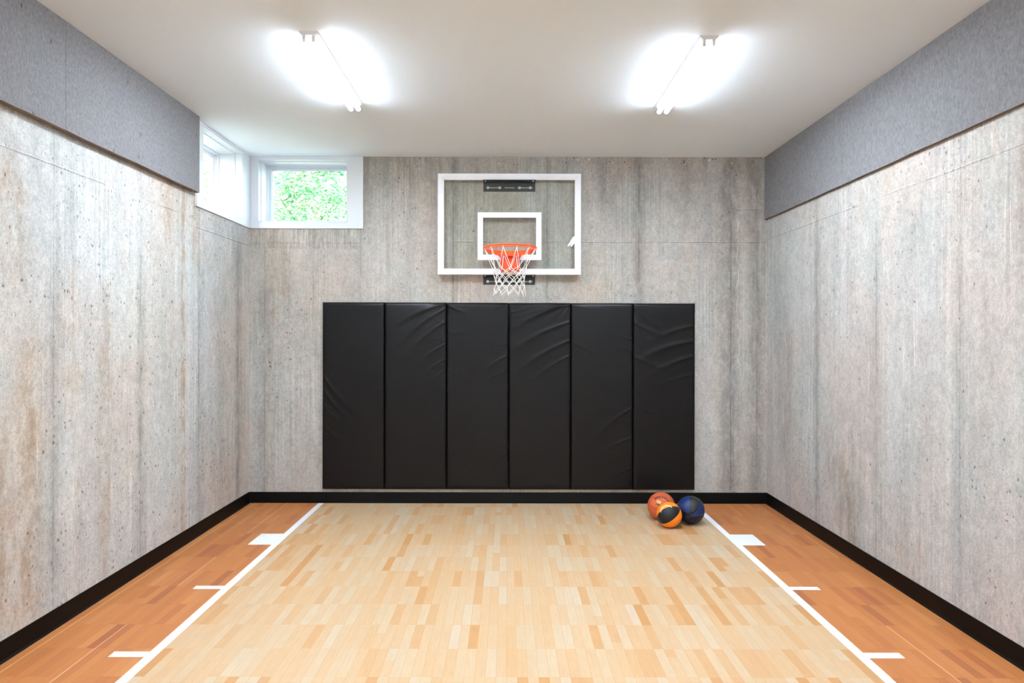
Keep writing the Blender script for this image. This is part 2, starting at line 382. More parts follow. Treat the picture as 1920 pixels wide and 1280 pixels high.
def floor_mat():
    g = NT('sport_tile_floor'); co = g.co()
    Y0 = 6.421 - 30*TILE
    half = 6*TILE
    tx = g.div(g.add(g.x, half), TILE)            # tile coordinates
    ty = g.div(g.sub(g.y, Y0), TILE)
    px = g.mul(tx, 6.0)
    ip = g.m('FLOOR', px); iy = g.m('FLOOR', ty); ix = g.m('FLOOR', tx)
    ax = g.m('ABSOLUTE', g.x)
    lane = g.lt(ax, half)
    # printed strips: every tile holds six strips, some split part way along
    r1 = g.white(g.vec(ip, iy, 1.0))
    r2 = g.white(g.vec(ip, iy, 2.0))
    r3 = g.white(g.vec(ip, iy, 3.0))
    fy = g.m('FRACT', ty)
    split = g.mul(g.gt(r2, 0.96), g.gt(fy, g.add(0.25, g.mul(r3, 0.5))))
    r4 = g.white(g.vec(ip, iy, 5.0))
    rr = g.add(g.mul(r1, g.sub(1.0, split)), g.mul(r4, split))
    rr = g.add(g.mul(rr, 0.8), g.mul(g.white(g.vec(ip, 3.0, 11.0)), 0.2))
    maple = g.ramp(rr, [(0.0, srgb(201, 180, 157)), (0.14, srgb(200, 177, 148)), (0.34, srgb(199, 169, 135)), (0.70, srgb(198, 164, 126)), (0.82, srgb(195, 153, 110)), (0.92, srgb(190, 142, 92)), (1.0, srgb(187, 134, 83))])
    brown = g.ramp(rr, [(0.0, srgb(196, 131, 79)), (0.30, srgb(189, 121, 69)), (0.72, srgb(182, 113, 63)), (0.86, srgb(173, 104, 59)), (0.95, srgb(163, 96, 56)), (1.0, srgb(157, 90, 55))])
    # soft grain running along the strips
    gv = g.vec(g.mul(g.x, 150), g.mul(g.y, 6), r1)
    grain = g.noise(gv, 1.0, 4, 0.6)
    gv2 = g.vec(g.mul(g.x, 40), g.mul(g.y, 9), g.mul(r1, 20))
    fig = g.noise(gv2, 1.0, 4, 0.6, 0.8)
    v = g.add(1.0, g.add(g.mul(g.sub(grain, 0.5), 0.18), g.mul(g.sub(fig, 0.5), 0.22)))
    c = g.mix(lane, brown, maple)
    c = g.scalecol(c, v)
    # seams
    fpx = g.m('FRACT', px); dpx = g.mul(g.mn(fpx, g.sub(1.0, fpx)), TILE/6)
    ftx = g.m('FRACT', tx); dtx = g.mul(g.mn(ftx, g.sub(1.0, ftx)), TILE)
    dty = g.mul(g.mn(fy, g.sub(1.0, fy)), TILE)
    ls = g.sub(1.0, g.smooth(dpx, 0.0005, 0.0018))
    lsy = g.sub(1.0, g.smooth(dty, 0.0006, 0.0020))
    lx = g.sub(1.0, g.smooth(dtx, 0.0006, 0.0022))
    c = g.mix(g.mul(ls, g.add(0.25, g.mul(lane, 0.45))), c, g.mix(lane, srgb(140, 78, 48), srgb(200, 140, 90)))
    c = g.mix(g.mul(g.mx(lsy, lx), 0.30), c, g.mix(lane, srgb(132, 72, 44), srgb(204, 146, 100)))
    # pale worn joints at some brown tiles
    bright = g.mul(g.sub(1.0, g.smooth(dtx, 0.0012, 0.0030)), g.mul(g.sub(1.0, lane), g.gt(g.white(g.vec(g.m('FLOOR', g.add(tx, 0.5)), g.m('FLOOR', g.mul(ty, 0.5)), 7.0)), g.add(0.15, g.mul(g.gt(g.x, 0.0), 0.7)))))
    c = g.mix(g.mul(bright, 0.8), c, srgb(246, 200, 158))
    # painted lane markings
    line = g.between(ax, half-0.052, half)
    side = g.mul(g.gt(ax, half-0.002), g.lt(ax, 2.013))
    blk = g.mul(side, g.between(g.y, 5.507, 5.811))
    t1 = g.mul(side, g.between(g.y, 4.542, 4.598))
    t2 = g.mul(side, g.between(g.y, 3.578, 3.640))
    t3 = g.mul(side, g.between(g.y, 2.612, 2.672))
    paint = g.mn(1.0, g.add(g.add(line, blk), g.add(g.add(t1, t2), t3)))
    pc = g.scalecol(srgb(236, 238, 244)[:3], g.add(1.0, g.mul(g.sub(fig, 0.5), 0.04)))
    c = g.mix(paint, c, pc)
    hgt = g.sub(g.mul(grain, 0.05), g.add(g.mul(ls, 0.35), g.mul(g.mx(lsy, lx), 0.8)))
    rough = g.add(0.36, g.mul(fig, 0.10))
    return g.bsdf(c, rough, 0, g.bump(hgt, 0.35, 0.0012), 0.35)
M_FLOOR = floor_mat()

def vinyl(seed, scuff):
    g = NT('black_pad_vinyl'); co = g.co()
    f = g.noise(co, 420, 2); bn = g.noise(g.vec(g.x, g.y, g.add(g.z, seed)), 5, 4, 0.6)
    vo = g.vor(g.vec(g.add(g.x, seed), g.y, g.z), 9); pr = g.n('ShaderNodeSeparateColor'); g.link(vo.outputs['Color'], pr.inputs[0])
    sc = g.mul(g.mul(g.sub(1.0, g.smooth(vo.outputs['Distance'], 0.02, 0.17)), g.gt(pr.outputs[0], 1.0-scuff*1.8)), g.between(g.z, 0.5, 1.5))
    c = g.mix(g.smooth(bn, 0.35, 0.7), srgb(5, 4, 6), srgb(9, 7, 8))
    sc = g.mul(sc, g.smooth(g.noise(g.vec(g.mul(g.x, 60), g.y, g.mul(g.z, 60)), 1.0, 4, 0.7), 0.45, 0.62))
    c = g.mix(g.mul(sc, 0.10), c, srgb(150, 146, 142))
    return g.bsdf(c, g.add(0.33, g.mul(bn, 0.10)), 0, g.bump(f, 0.10, 0.0006), 0.28)

def glass(name, tint, ior=1.5):
    g = NT(name)
    fr = g.n('ShaderNodeFresnel'); fr.inputs['IOR'].default_value = ior
    tr = g.n('ShaderNodeBsdfTransparent'); tr.inputs[0].default_value = tint
    gl = g.n('ShaderNodeBsdfGlossy'); gl.inputs['Roughness'].default_value = 0.003
    nz = g.noise(g.co(), 1.0, 1)
    gl.inputs['Color'].default_value = (1, 1, 1, 1)
    mx = g.n('ShaderNodeMixShader')
    g.link(g.mul(g.mul(fr.outputs[0], g.sub(1.0, g.n('ShaderNodeNewGeometry').outputs['Backfacing'])), g.add(0.99, g.mul(nz, 0.01))), mx.inputs[0])
    g.link(tr.outputs[0], mx.inputs[1]); g.link(gl.outputs[0], mx.inputs[2])
    g.link(mx.outputs[0], g.out.inputs[0])
    return g.mat
M_BGLASS = glass('tempered_board_glass', (0.965, 0.982, 0.970, 1))
M_WGLASS = glass('window_pane_glass', (0.98, 0.99, 0.985, 1))

TUBE_POWER = 315.0
def emit():
    g = NT('lit_lamp_tube')
    # led tube: the diodes face down, so the lens is brightest underneath and faint at its back
    e = g.n('ShaderNodeEmission'); e.inputs[0].default_value = (0.82, 0.955, 1.08, 1)
    ge = g.n('ShaderNodeNewGeometry'); sp = g.n('ShaderNodeSeparateXYZ'); g.link(ge.outputs['Normal'], sp.inputs[0])
    dn = g.smooth(g.mul(sp.outputs[2], -1.0), 0.08, 1.0)
    g.link(g.add(5.0, g.mul(dn, TUBE_POWER)), e.inputs[1])
    g.link(e.outputs[0], g.out.inputs[0]); return g.mat
M_TUBE = emit()

def leaf_mat(name, a, b):
    g = NT(name); co = g.co()
    r = g.white(g.vec(g.m('FLOOR', g.mul(g.x, 12)), g.m('FLOOR', g.mul(g.y, 12)), g.m('FLOOR', g.mul(g.z, 12))))
    c = g.mix(r, a, b)
    sp_ = g.smooth(g.noise(co, 2.6, 4, 0.65), 0.46, 0.56)
    c = g.mix(g.mul(sp_, 0.6), c, srgb(206, 220, 184))  # pale patches put sunlit leaves into the colour
    p = g.n('ShaderNodeBsdfDiffuse'); g.put(p.inputs[0], c)
    t = g.n('ShaderNodeBsdfTranslucent'); g.put(t.inputs[0], g.mix(r, (a[0]*1.1, a[1]*1.2, a[2]*0.8, 1), (b[0]*1.1, b[1]*1.2, b[2]*0.8, 1)))
    m = g.n('ShaderNodeMixShader'); m.inputs[0].default_value = 0.4
    g.link(p.outputs[0], m.inputs[1]); g.link(t.outputs[0], m.inputs[2]); g.link(m.outputs[0], g.out.inputs[0])
    return g.mat
M_LEAF = leaf_mat('fresh_green_leaves', srgb(104, 158, 112), srgb(152, 190, 140))
M_LEAF2 = leaf_mat('deep_green_leaves', srgb(76, 136, 104), srgb(120, 168, 130))

# ------------------------------------------------------------------ room shell
T = 0.288
W1 = (-2.423, -1.557, 2.728, 3.337)       # opening in the back wall: x0 x1 z0 z1
W2 = (5.80, 6.672, 2.728, 3.337)          # opening in the left wall: y0 y1 z0 z1

bm = bmesh.new(); box(bm, XL-T, XR+T, YF-T, YB+T, -0.12, 0.0); struct(obj('floor', bm, M_FLOOR))
bm = bmesh.new(); box(bm, XL-T, XR+T, YF-T, YB+T, CEIL, CEIL+0.25); struct(obj('ceiling', bm, M_CEIL))
bm = bmesh.new(); box(bm, XR, XR+T, YF, YB, 0, CEIL); struct(obj('wall_right', bm, M_RIGHT))
bm = bmesh.new(); box(bm, XL-T, XR+T, YF-T, YF, 0, CEIL); struct(obj('wall_front', bm, M_CEIL))
def wall_with_hole(axis, a0, a1, b0, b1, hole):
    bm = bmesh.new()
    h0, h1, z0, z1 = hole
    B = lambda s, e, zz0, zz1: box(bm, s, e, b0, b1, zz0, zz1) if axis == 'x' else box(bm, b0, b1, s, e, zz0, zz1)
    B(a0, h0, 0, CEIL); B(h1, a1, 0, CEIL); B(h0, h1, 0, z0); B(h0, h1, z1, CEIL)
    return bm
struct(obj('wall_back', wall_with_hole('x', XL-T, XR+T, YB, YB+T, W1), M_BACK))
struct(obj('wall_left', wall_with_hole('y', YF, YB, XL-T, XL, W2), M_LEFT))

# white painted boards boxing the window corner
ZT = 2.664
def casing(name, axis, a0, a1, face, sgn, hole, zt, th=0.016):
    h0, h1, z0, z1 = hole
    bm = bmesh.new()
    b0, b1 = sorted((face, face+sgn*th))
    B = lambda s, e, zz0, zz1, bb0=b0, bb1=b1, bev=0.002: box(bm, s, e, bb0, bb1, zz0, zz1, bev) if axis == 'x' else box(bm, bb0, bb1, s, e, zz0, zz1, bev)
    B(a0, h0-0.0, zt, CEIL-0.001); B(h1, a1, zt, CEIL-0.001); B(h0, h1, zt, z0); B(h0, h1, z1, CEIL-0.001)
    return struct(obj(name, bm, M_WHITE))
casing('trim_1', 'x', XL+0.017, -1.402, YB, -1, W1, ZT)
casing('trim_2', 'y', 5.70, YB, XL, +1, W2, ZT)

def window(name, axis, hole, wallface, out):
    """lining, frame, sash and pane; out = +1/-1 direction to the outdoors along the wall normal"""
    h0, h1, z0, z1 = hole
    root = bpy.data.objects.new(name, None); COL.objects.link(root); struct(root)
    root.location = ((h0+h1)/2, wallface, z0) if axis == 'x' else (wallface, (h0+h1)/2, z0)
    def ring(bm, inset0, inset1, d0, d1, bev=0.0015):
        a, b = sorted((wallface+out*d0, wallface+out*d1))
        def B(s, e, zz0, zz1): box(bm, s, e, a, b, zz0, zz1, bev) if axis == 'x' else box(bm, a, b, s, e, zz0, zz1, bev)
        i, j = inset0, inset1
        B(h0+i, h0+j, z0+i, z1-i); B(h1-j, h1-i, z0+i, z1-i)
        B(h0+j, h1-j, z0+i, z0+j); B(h0+j, h1-j, z1-j, z1-i)
    bm = bmesh.new(); ring(bm, 0.0, 0.006, -0.017, 0.20); ring(bm, 0.006, 0.012, 0.05, 0.20)
    obj('jamb_lining', bm, M_WHITE, root, 'auto')
    bm = bmesh.new(); ring(bm, 0.0, 0.022, 0.20, 0.292); ring(bm, 0.022, 0.030, 0.225, 0.286)
    obj('window_frame', bm, M_WHITE, root, 'auto')
    bm = bmesh.new(); ring(bm, 0.030, 0.046, 0.24, 0.285); ring(bm, 0.046, 0.052, 0.255, 0.275)
    sash = obj('sash', bm, M_WHITE, root, 'auto')
    bm = bmesh.new()
    a, b = sorted((wallface+out*0.262, wallface+out*0.268))
    if axis == 'x': box(bm, h0+0.05, h1-0.05, a, b, z0+0.05, z1-0.05)
    else: box(bm, a, b, h0+0.05, h1-0.05, z0+0.05, z1-0.05)
    obj('pane', bm, M_WGLASS, sash)
window('window_1', 'x', W1, YB, +1)
window('window_2', 'y', W2, XL, -1)

# cove base: upright with a small toe
def base(name, pts):
    # pts: profile swept along a straight run; run = (start, end, inward)
    (sx, sy), (ex, ey), (nx, ny) = pts
    prof = [(0, 0.104), (0.004, 0.104), (0.0055, 0.100), (0.006, 0.022), (0.009, 0.010), (0.019, 0.0035), (0.020, 0.0), (0, 0)]
    bm = bmesh.new()
    A = [bm.verts.new((sx+nx*d, sy+ny*d, z)) for d, z in prof]
    B = [bm.verts.new((ex+nx*d, ey+ny*d, z)) for d, z in prof]
    n = len(prof)
    for i in range(n): bm.faces.new((A[i], A[(i+1) % n], B[(i+1) % n], B[i]))
    bm.faces.new(A[::-1]); bm.faces.new(B)
    return struct(obj(name, bm, M_BASE, smooth='auto'))
base('baseboard_back', ((XL, YB), (XR, YB), (0, -1)))
base('baseboard_left', ((XL, YF), (XL, YB), (1, 0)))
base('baseboard_right', ((XR, YF), (XR, YB), (-1, 0)))
base('baseboard_front', ((XL, YF), (XR, YF), (0, 1)))

# ------------------------------------------------------------------ fibre boards
def fibre_board(y0, y1, side, zb, label, group, seed):
    random.seed(seed)
    g = 0.0012
    if side == 'left': xa, xb, xe = XL, XL+0.058, XL+0.020
    else: xa, xb, xe = XR, XR-0.030, XR-0.006
    bm = bmesh.new()
    n = max(2, int((y1-y0)/0.04))
    rows = []
    for i in range(n+1):
        y = y0+g + (y1-y0-2*g)*i/n
        w = (noise.noise(Vector((y*3.1, seed*3.7, 0)))*0.004 + noise.noise(Vector((y*14, seed, 5)))*0.0018)
        wt = noise.noise(Vector((y*2.3, seed*1.3, 9)))*0.003
        rows.append([bm.verts.new(p) for p in ((xe, y, zb+w), (xb, y, zb+w), (xb+(wt if side == 'right' else wt*0.5)*0.4, y, CEIL-0.002), (xe, y, CEIL-0.002))])
    for i in range(n):
        A, B = rows[i], rows[i+1]
        for k in range(4):
            f = bm.faces.new((A[k], A[(k+1) % 4], B[(k+1) % 4], B[k]))
            f.material_index = 1 if k == 0 else 0
    bm.faces.new(rows[0]); bm.faces.new(rows[-1][::-1])
    o = obj('fibre_board', bm, [M_FELT, M_FELTEDGE])
    tag(o, label, 'wall panel', group)
    # timber nailer behind the board, just visible below it as a dark strip
    bm = bmesh.new()
    lo, hi = sorted((xa+(0.002 if side == 'left' else -0.002), xe))
    box(bm, lo, hi, y0+g, y1-g, zb+0.006, CEIL-0.004)
    o2 = obj('nailing_strip', bm, M_FELTEDGE, o)
    return o
zb = 2.761
fibre_board(5.150, 5.645, 'left', zb, 'short grey fibre board high on left wall, ending at the corner window', None, 1)
fibre_board(3.935, 5.150, 'left', zb, 'grey fibre board high on left wall, second from the corner window', None, 2)
fibre_board(2.715, 3.935, 'left', zb, 'grey fibre board high on left wall, cut off by the photo\'s left edge', None, 3)
fibre_board(1.495, 2.715, 'left', zb, 'grey fibre board high on left wall, behind the viewer', None, 4)
zb = 2.757
fibre_board(6.490, YB-0.002, 'right', zb, 'narrow grey fibre board piece in the far right corner under the ceiling', None, 5)
fibre_board(5.270, 6.490, 'right', zb, 'pale grey fibre board high on right wall, second from the back corner', None, 6)
fibre_board(4.050, 5.270, 'right', zb, 'pale grey fibre board high on right wall, third from the back corner', None, 7)
fibre_board(2.830, 4.050, 'right', zb, 'grey fibre board high on right wall, cut off by the photo\'s right edge', None, 8)
fibre_board(1.610, 2.830, 'right', zb, 'grey fibre board high on right wall, behind the viewer', None, 9)

# ------------------------------------------------------------------ strip lights
def make_light(xc, y0, label):
    y1 = y0+1.26
    root = empty('strip_light', (xc, (y0+y1)/2, CEIL), label, 'ceiling light')
    bm = bmesh.new()
    # channel with sloping shoulders
    prof = [(-0.055, 0.0), (-0.055, -0.004), (-0.052, -0.006), (-0.034, -0.022), (0.034, -0.022), (0.052, -0.006), (0.055, -0.004), (0.055, 0.0)]
    A = [bm.verts.new((xc+a, y0, CEIL+b)) for a, b in prof]
    B = [bm.verts.new((xc+a, y1, CEIL+b)) for a, b in prof]
    n = len(prof)
    for i in range(n): bm.faces.new((A[i], A[(i+1) % n], B[(i+1) % n], B[i]))
    bm.faces.new(A[::-1]); bm.faces.new(B)
    obj('channel', bm, M_METALW, root, 'auto')
    for s in (-1, 1):
        x = xc+s*0.027; z = CEIL-0.048
        bm = bmesh.new(); cyl(bm, (x, y0+0.022, z), (x, y1-0.022, z), 0.0160, 20, cap=True)
        obj('lamp_tube', bm, M_TUBE, root, 'auto')
        for ya, yb in ((y0+0.004, y0+0.020), (y1-0.020, y1-0.004)):
            bm = bmesh.new(); box(bm, x-0.009, x+0.009, ya, yb, CEIL-0.058, CEIL-0.021, 0.003)
            obj('lamp_holder', bm, M_METALW, root, 'auto')
    return root
make_light(-1.142, 4.06, 'lit twin tube strip light on ceiling, left of the hoop')
make_light(1.170, 4.11, 'lit twin tube strip light on ceiling, right of the hoop')
make_light(-1.235, 0.33, 'lit twin tube strip light on ceiling, left side above the viewer')
make_light(1.170, 0.33, 'lit twin tube strip light on ceiling, right side, mirrored in the backboard')
make_light(-1.90, -2.6, 'added unseen strip light on ceiling behind the viewer, left side, for bounce light')  # unseen pair, added to raise the bounce light on the ceiling
make_light(1.95, -2.6, 'added unseen strip light on ceiling behind the viewer, right side, for bounce light')

# ------------------------------------------------------------------ wall pads
PX = [-1.7865, -1.1860, -0.5860, 0.0150, 0.6160, 1.2170, 1.8165]
PZ0, PZ1 = 0.142, 1.947
PT = 0.052
def pad(k, label, creases, fans, puck, seed):
    x0, x1 = PX[k]+0.0015, PX[k+1]-0.0015
    z0 = PZ0 - 0.0006*k; z1 = PZ1 - 0.0012*k
    W, H = x1-x0, z1-z0
    NX, NZ = 84, 240
    rnd = random.Random(seed)
    pk = []
    for _ in range(puck):
        s = rnd.choice((0, 1)); pk.append((s, rnd.uniform(0.1, 0.97), rnd.uniform(0.03, 0.14), rnd.uniform(0.006, 0.014), rnd.uniform(-0.9, 0.5), rnd.uniform(0.4, 1.0)))
    def hgt(a, b):      # a, b in metres from lower left
        d = min(a, W-a); e = min(b, H-b)
        edge = (1-math.exp(-d/0.007)) * (1-math.exp(-e/0.010))
        h = PT*(0.70+0.30*edge) * 1.0
        # thin welt at the very rim
        amp = min(1, d/0.02)*min(1, e/0.02)
        w = 0.0
        for (ax, az, bx, bz, am, wd) in creases:
            ax, bx = ax*W, bx*W; az, bz = az*H, bz*H
            L2 = (bx-ax)**2+(bz-az)**2
            t = ((a-ax)*(bx-ax)+(b-az)*(bz-az))/L2
            tc = max(0, min(1, t))
            L = math.sqrt(L2)
            bow = 0.05*L*4*tc*(1-tc)
            pd = ((a-ax)*(bz-az)-(b-az)*(bx-ax))/L - bow
            over = max(0, abs(t-0.5)-0.5)*L
            q = pd/(wd*(0.6+0.9*tc))
            w += 1.7*am*math.exp(-q*q)*math.exp(-(over/0.05)**2)*(1-0.75*tc)
        for (cx, cz, am, n, ph) in fans:
            dx, dz = a-cx*W, b-cz*H
            r = math.hypot(dx, dz); th = math.atan2(dz, dx)
            w += am*math.sin(n*th+ph+1.5*noise.noise(Vector((a*6, b*3, seed))))*math.exp(-r/0.34)*min(1, r/0.04)
        for (s, zb_, ln, wd, sl, am) in pk:
            u = a if s == 0 else W-a
            dz = b-zb_*H-u*sl
            w += 0.0018*am*math.exp(-(dz/wd)**2)*math.exp(-u/ln)
        w += 0.0012*noise.noise(Vector((a*4, b*3, seed*1.7))) + 0.0006*noise.noise(Vector((a*9, b*16, seed*2.9)))
        return h + w*amp
    bm = bmesh.new()
    grid = []
    for j in range(NZ+1):
        row = []
        for i in range(NX+1):
            # denser towards edges
            f = i/NX; g_ = j/NZ
            fa = 0.5-0.5*math.cos(PI*f); fa = 0.35*fa+0.65*f
            ga = 0.5-0.5*math.cos(PI*g_); ga = 0.2*ga+0.8*g_
            a, b = fa*W, ga*H
            row.append(bm.verts.new((x0+a, YB-0.003-hgt(a, b), z0+b)))
        grid.append(row)
    for j in range(NZ):
        for i in range(NX):
            bm.faces.new((grid[j][i], grid[j][i+1], grid[j+1][i+1], grid[j+1][i]))
    # sides and back
    rim = grid[0] + [r[-1] for r in grid[1:]] + grid[-1][-2::-1] + [r[0] for r in grid[-2:0:-1]]
    back = [bm.verts.new((v.co.x, YB-0.013, v.co.z)) for v in rim]
    n = len(rim)
    for i in range(n): bm.faces.new((rim[i], rim[(i+1) % n], back[(i+1) % n], back[i]))
    o = obj('wall_pad', bm, vinyl(seed*3.3, 0.12 if k < 4 else (0.22 if k == 4 else 0.30)), smooth=True, origin=((x0+x1)/2, YB, z0))
    bm = bmesh.new(); box(bm, x0+0.003, x1-0.003, YB-0.0125, YB-0.0005, z0+0.002, z1-0.002)
    obj('backing_board', bm, M_PLY, o)
    tag(o, label, 'wall pad')
    return o
pad(0, 'leftmost black vinyl wall pad, below the corner window', [(0, .62, .45, .44, .0022, .02), (0, .55, .35, .40, .0020, .014), (0, .46, .3, .36, .0018, .012), (0, .36, .3, .26, .0018, .012), (0, .90, .5, .80, .0012, .03)], [], 16, 1.0)
pad(1, 'second black wall pad from the left, creases fanning from its upper right corner', [(1, .995, .1, .86, .0042, .020), (1, .97, .25, .78, .0034, .016), (1, .90, .35, .72, .0028, .016), (1, .78, .5, .66, .0022, .013), (1, .70, .55, .58, .0020, .012), (1, .64, .6, .52, .0018, .012)], [(1, 1, .0016, 17, 0)], 14, 2.0)
pad(2, 'third black wall pad from the left, fairly smooth, just left of the middle', [(0, .995, .3, .95, .0030, .012), (1, .995, .75, .96, .0024, .01), (1, .72, .5, .60, .0016, .018), (1, .64, .45, .54, .0014, .016), (0, .84, .5, .86, .0010, .02), (1, .34, .6, .24, .0012, .016), (1, .2, .6, .12, .0012, .014)], [], 18, 3.0)
pad(3, 'fourth black wall pad from the left, diagonal creases, directly right of the middle seam', [(1, .995, .05, .86, .0042, .020), (1, .985, .2, .93, .0030, .014), (1, .90, .05, .74, .0036, .020), (1, .80, .1, .62, .0030, .020), (1, .72, .3, .56, .0020, .016), (0, .95, .35, .98, .0018, .012)], [(1, 1, .0012, 15, 1)], 14, 4.0)
pad(4, 'fifth black wall pad from the left, with faint pale scuffs along its right edge', [(0, .995, .5, .975, .0016, .012), (1, .44, .45, .30, .0022, .016), (1, .28, .4, .18, .0024, .016), (1, .80, .55, .84, .0012, .02), (1, .74, .6, .78, .0012, .015), (0, .80, .4, .74, .0012, .02), (1, .12, .5, .03, .0018, .014)], [], 22, 5.0)
pad(5, 'rightmost black wall pad, wrinkled and scuffed, behind the three balls', [(1, .80, .1, .70, .0042, .024), (1, .88, .3, .80, .0026, .02), (0, .98, .4, .88, .0030, .02), (0, .90, .5, .83, .0026, .02), (1, .72, .2, .60, .0030, .022), (1, .62, .3, .54, .0018, .02), (0, .72, .5, .66, .0020, .018), (0, .46, .5, .40, .0018, .02), (1, .44, .5, .36, .0016, .02), (0, .25, .6, .20, .0014, .02)], [], 20, 6.0)

# ------------------------------------------------------------------ hoop
BX0, BX1 = -0.6655, 0.7030
BZ0, BZ1 = 2.211, 3.176
BY = 6.777
CX = 0.0190
hoop = empty('basketball_hoop', (CX, YB, BZ0), 'wall mounted basketball hoop with clear white framed backboard above the black pads', 'basketball hoop')
# mitred frame: profile swept round the rectangle
def frame_sweep(x0, x1, z0, z1, prof):
    bm = bmesh.new()
    loops = []
    for d, y in prof:
        loops.append([bm.verts.new(p) for p in ((x0+d, y, z0+d), (x1-d, y, z0+d), (x1-d, y, z1-d), (x0+d, y, z1-d))])
    n = len(prof)
    for i in range(n):
        A, B = loops[i], loops[(i+1) % n]
        for k in range(4): bm.faces.new((A[k], A[(k+1) % 4], B[(k+1) % 4], B[k]))
    return bm
prof = [(0.001, BY), (0.032, BY), (0.033, BY+0.004), (0.0345, BY+0.004), (0.0355, BY+0.003), (0.054, BY+0.012), (0.057, BY+0.014), (0.057, BY+0.040), (0.0, BY+0.040), (0.0, BY+0.001)]
obj('backboard_frame', frame_sweep(BX0, BX1, BZ0, BZ1, prof), M_ALU, hoop)
bm = bmesh.new(); box(bm, BX0+0.05, BX1-0.05, BY+0.015, BY+0.027, BZ0+0.05, BZ1-0.05)
gl = obj('backboard_glass', bm, M_BGLASS, hoop)
gl['label'] = 'clear faintly green glass panel'
SX0, SX1, SZ0, SZ1 = 0.0204-0.3055, 0.0204+0.3055, 2.351, 2.808
bm = frame_sweep(SX0, SX1, SZ0, SZ1, [(0, BY+0.0135), (0.051, BY+0.0135), (0.051, BY+0.0149), (0, BY+0.0149)])
obj('target_square', bm, M_SQUARE, hoop)['label'] = 'white painted rectangle above the rim'

def bracket(z0, z1, zf, bolts):
    """upright plate on the wall with a shelf going forward under the frame rail at height zf"""
    bx0, bx1 = -0.2336, 0.2700
    bm = bmesh.new()
    # plate built as strips leaving three slots
    zs0, zs1 = bolts - 0.0055, bolts + 0.0055
    yb0, yb1 = YB-0.007, YB-0.0005
    slots = [(-0.203, -0.062), (-0.028, 0.067), (0.097, 0.243)]
    box(bm, bx0, bx1, yb0, yb1, z0, zs0); box(bm, bx0, bx1, yb0, yb1, zs1, z1)
    e = bx0
    for s0, s1 in slots:
        box(bm, e, s0, yb0, yb1, zs0, zs1); e = s1
    box(bm, e, bx1, yb0, yb1, zs0, zs1)
    box(bm, bx0, bx1, BY+0.004, YB-0.001, zf-0.006, zf-0.0005)
    b = obj('mounting_bracket', bm, M_BLACK, hoop)
    b['label'] = 'black slotted steel bracket'
    for x in (-0.190, -0.075, 0.118, 0.222):
        bm = bmesh.new()
        cyl(bm, (x, yb0+0.0005, bolts), (x, yb0-0.003, bolts), 0.0135, 24)
        cyl(bm, (x, yb0-0.003, bolts), (x, yb0-0.011, bolts), 0.0085, 6)
        obj('bolt', bm, M_BOLT, b)
    for x in (-0.212, 0.247):
        bm = bmesh.new()
        cyl(bm, (x, BY+0.022, zf-0.006), (x, BY+0.022, zf-0.009), 0.011, 20)
        cyl(bm, (x, BY+0.022, zf-0.009), (x, BY+0.022, zf-0.018), 0.0075, 6)
        obj('bolt', bm, M_BOLT, b)
    return b
bracket(3.027, 3.120, 3.119, 3.064)
bracket(2.122, 2.211, 2.211, 2.153)

# rim
RC = Vector((0.024, 6.375, 2.414)); RR = 0.2355
TILT = 0.016
bm = bmesh.new()
torus(bm, RC, RR, 0.0088, TILT)
rim = obj('rim', bm, M_ORANGE, hoop, True)
bm = bmesh.new()
torus(bm, RC+Vector((0, 0, -0.017)), RR-0.002, 0.0038, TILT, 96, 8)
for i in range(12):
    t = 2*PI*(i+0.5)/12
    p = Vector((RC.x+RR*math.cos(t), RC.y+RR*math.sin(t), RC.z-RR*math.sin(t)*TILT))
    cyl(bm, p, p+Vector((0, 0, -0.018)), 0.0035, 8)
obj('net_ring', bm, M_ORANGE, rim, True)['label'] = 'thin orange wire ring carrying the net'
# mount: front box, arm and flared gusset
bm = bmesh.new()
box(bm, 0.0240-0.093, 0.0240+0.093, 6.672, BY+0.0135, 2.238, 2.372, 0.006, 3)
box(bm, 0.0240-0.082, 0.0240+0.082, 6.655, 6.674, 2.252, 2.366, 0.004, 2)
mount = obj('rim_mount', bm, M_ORANGE, hoop, 'auto')
bm = bmesh.new()
# flared plate from the box to both flanks of the ring, folded down at its rim
out = []
N = 28
for i in range(N+1):
    t = math.radians(18 + (162-18)*i/N)
    r = RR+0.004
    out.append((RC.x+r*math.cos(t), RC.y+r*math.sin(t)))
zt = 2.404; zbm = 2.368
inner = [(RC.x+(RR-0.012)*math.cos(math.radians(18+144*i/N)), RC.y+(RR-0.012)*math.sin(math.radians(18+144*i/N))) for i in range(N+1)]
TO = [bm.verts.new((x, y, zt)) for x, y in out]; BO = [bm.verts.new((x, y, zbm+0.030*abs(2*i/N-1)**2)) for i, (x, y) in enumerate(out)]
TI = [bm.verts.new((x, y, zt)) for x, y in inner]; BI = [bm.verts.new((x, y, zbm+0.030*abs(2*i/N-1)**2)) for i, (x, y) in enumerate(inner)]
for i in range(N):
    bm.faces.new((TO[i], TO[i+1], BO[i+1], BO[i])); bm.faces.new((TI[i+1], TI[i], BI[i], BI[i+1]))
    bm.faces.new((TI[i], TI[i+1], TO[i+1], TO[i])); bm.faces.new((BO[i], BO[i+1], BI[i+1], BI[i]))
bm.faces.new((TO[0], BO[0], BI[0], TI[0])); bm.faces.new((TI[-1], BI[-1], BO[-1], TO[-1]))
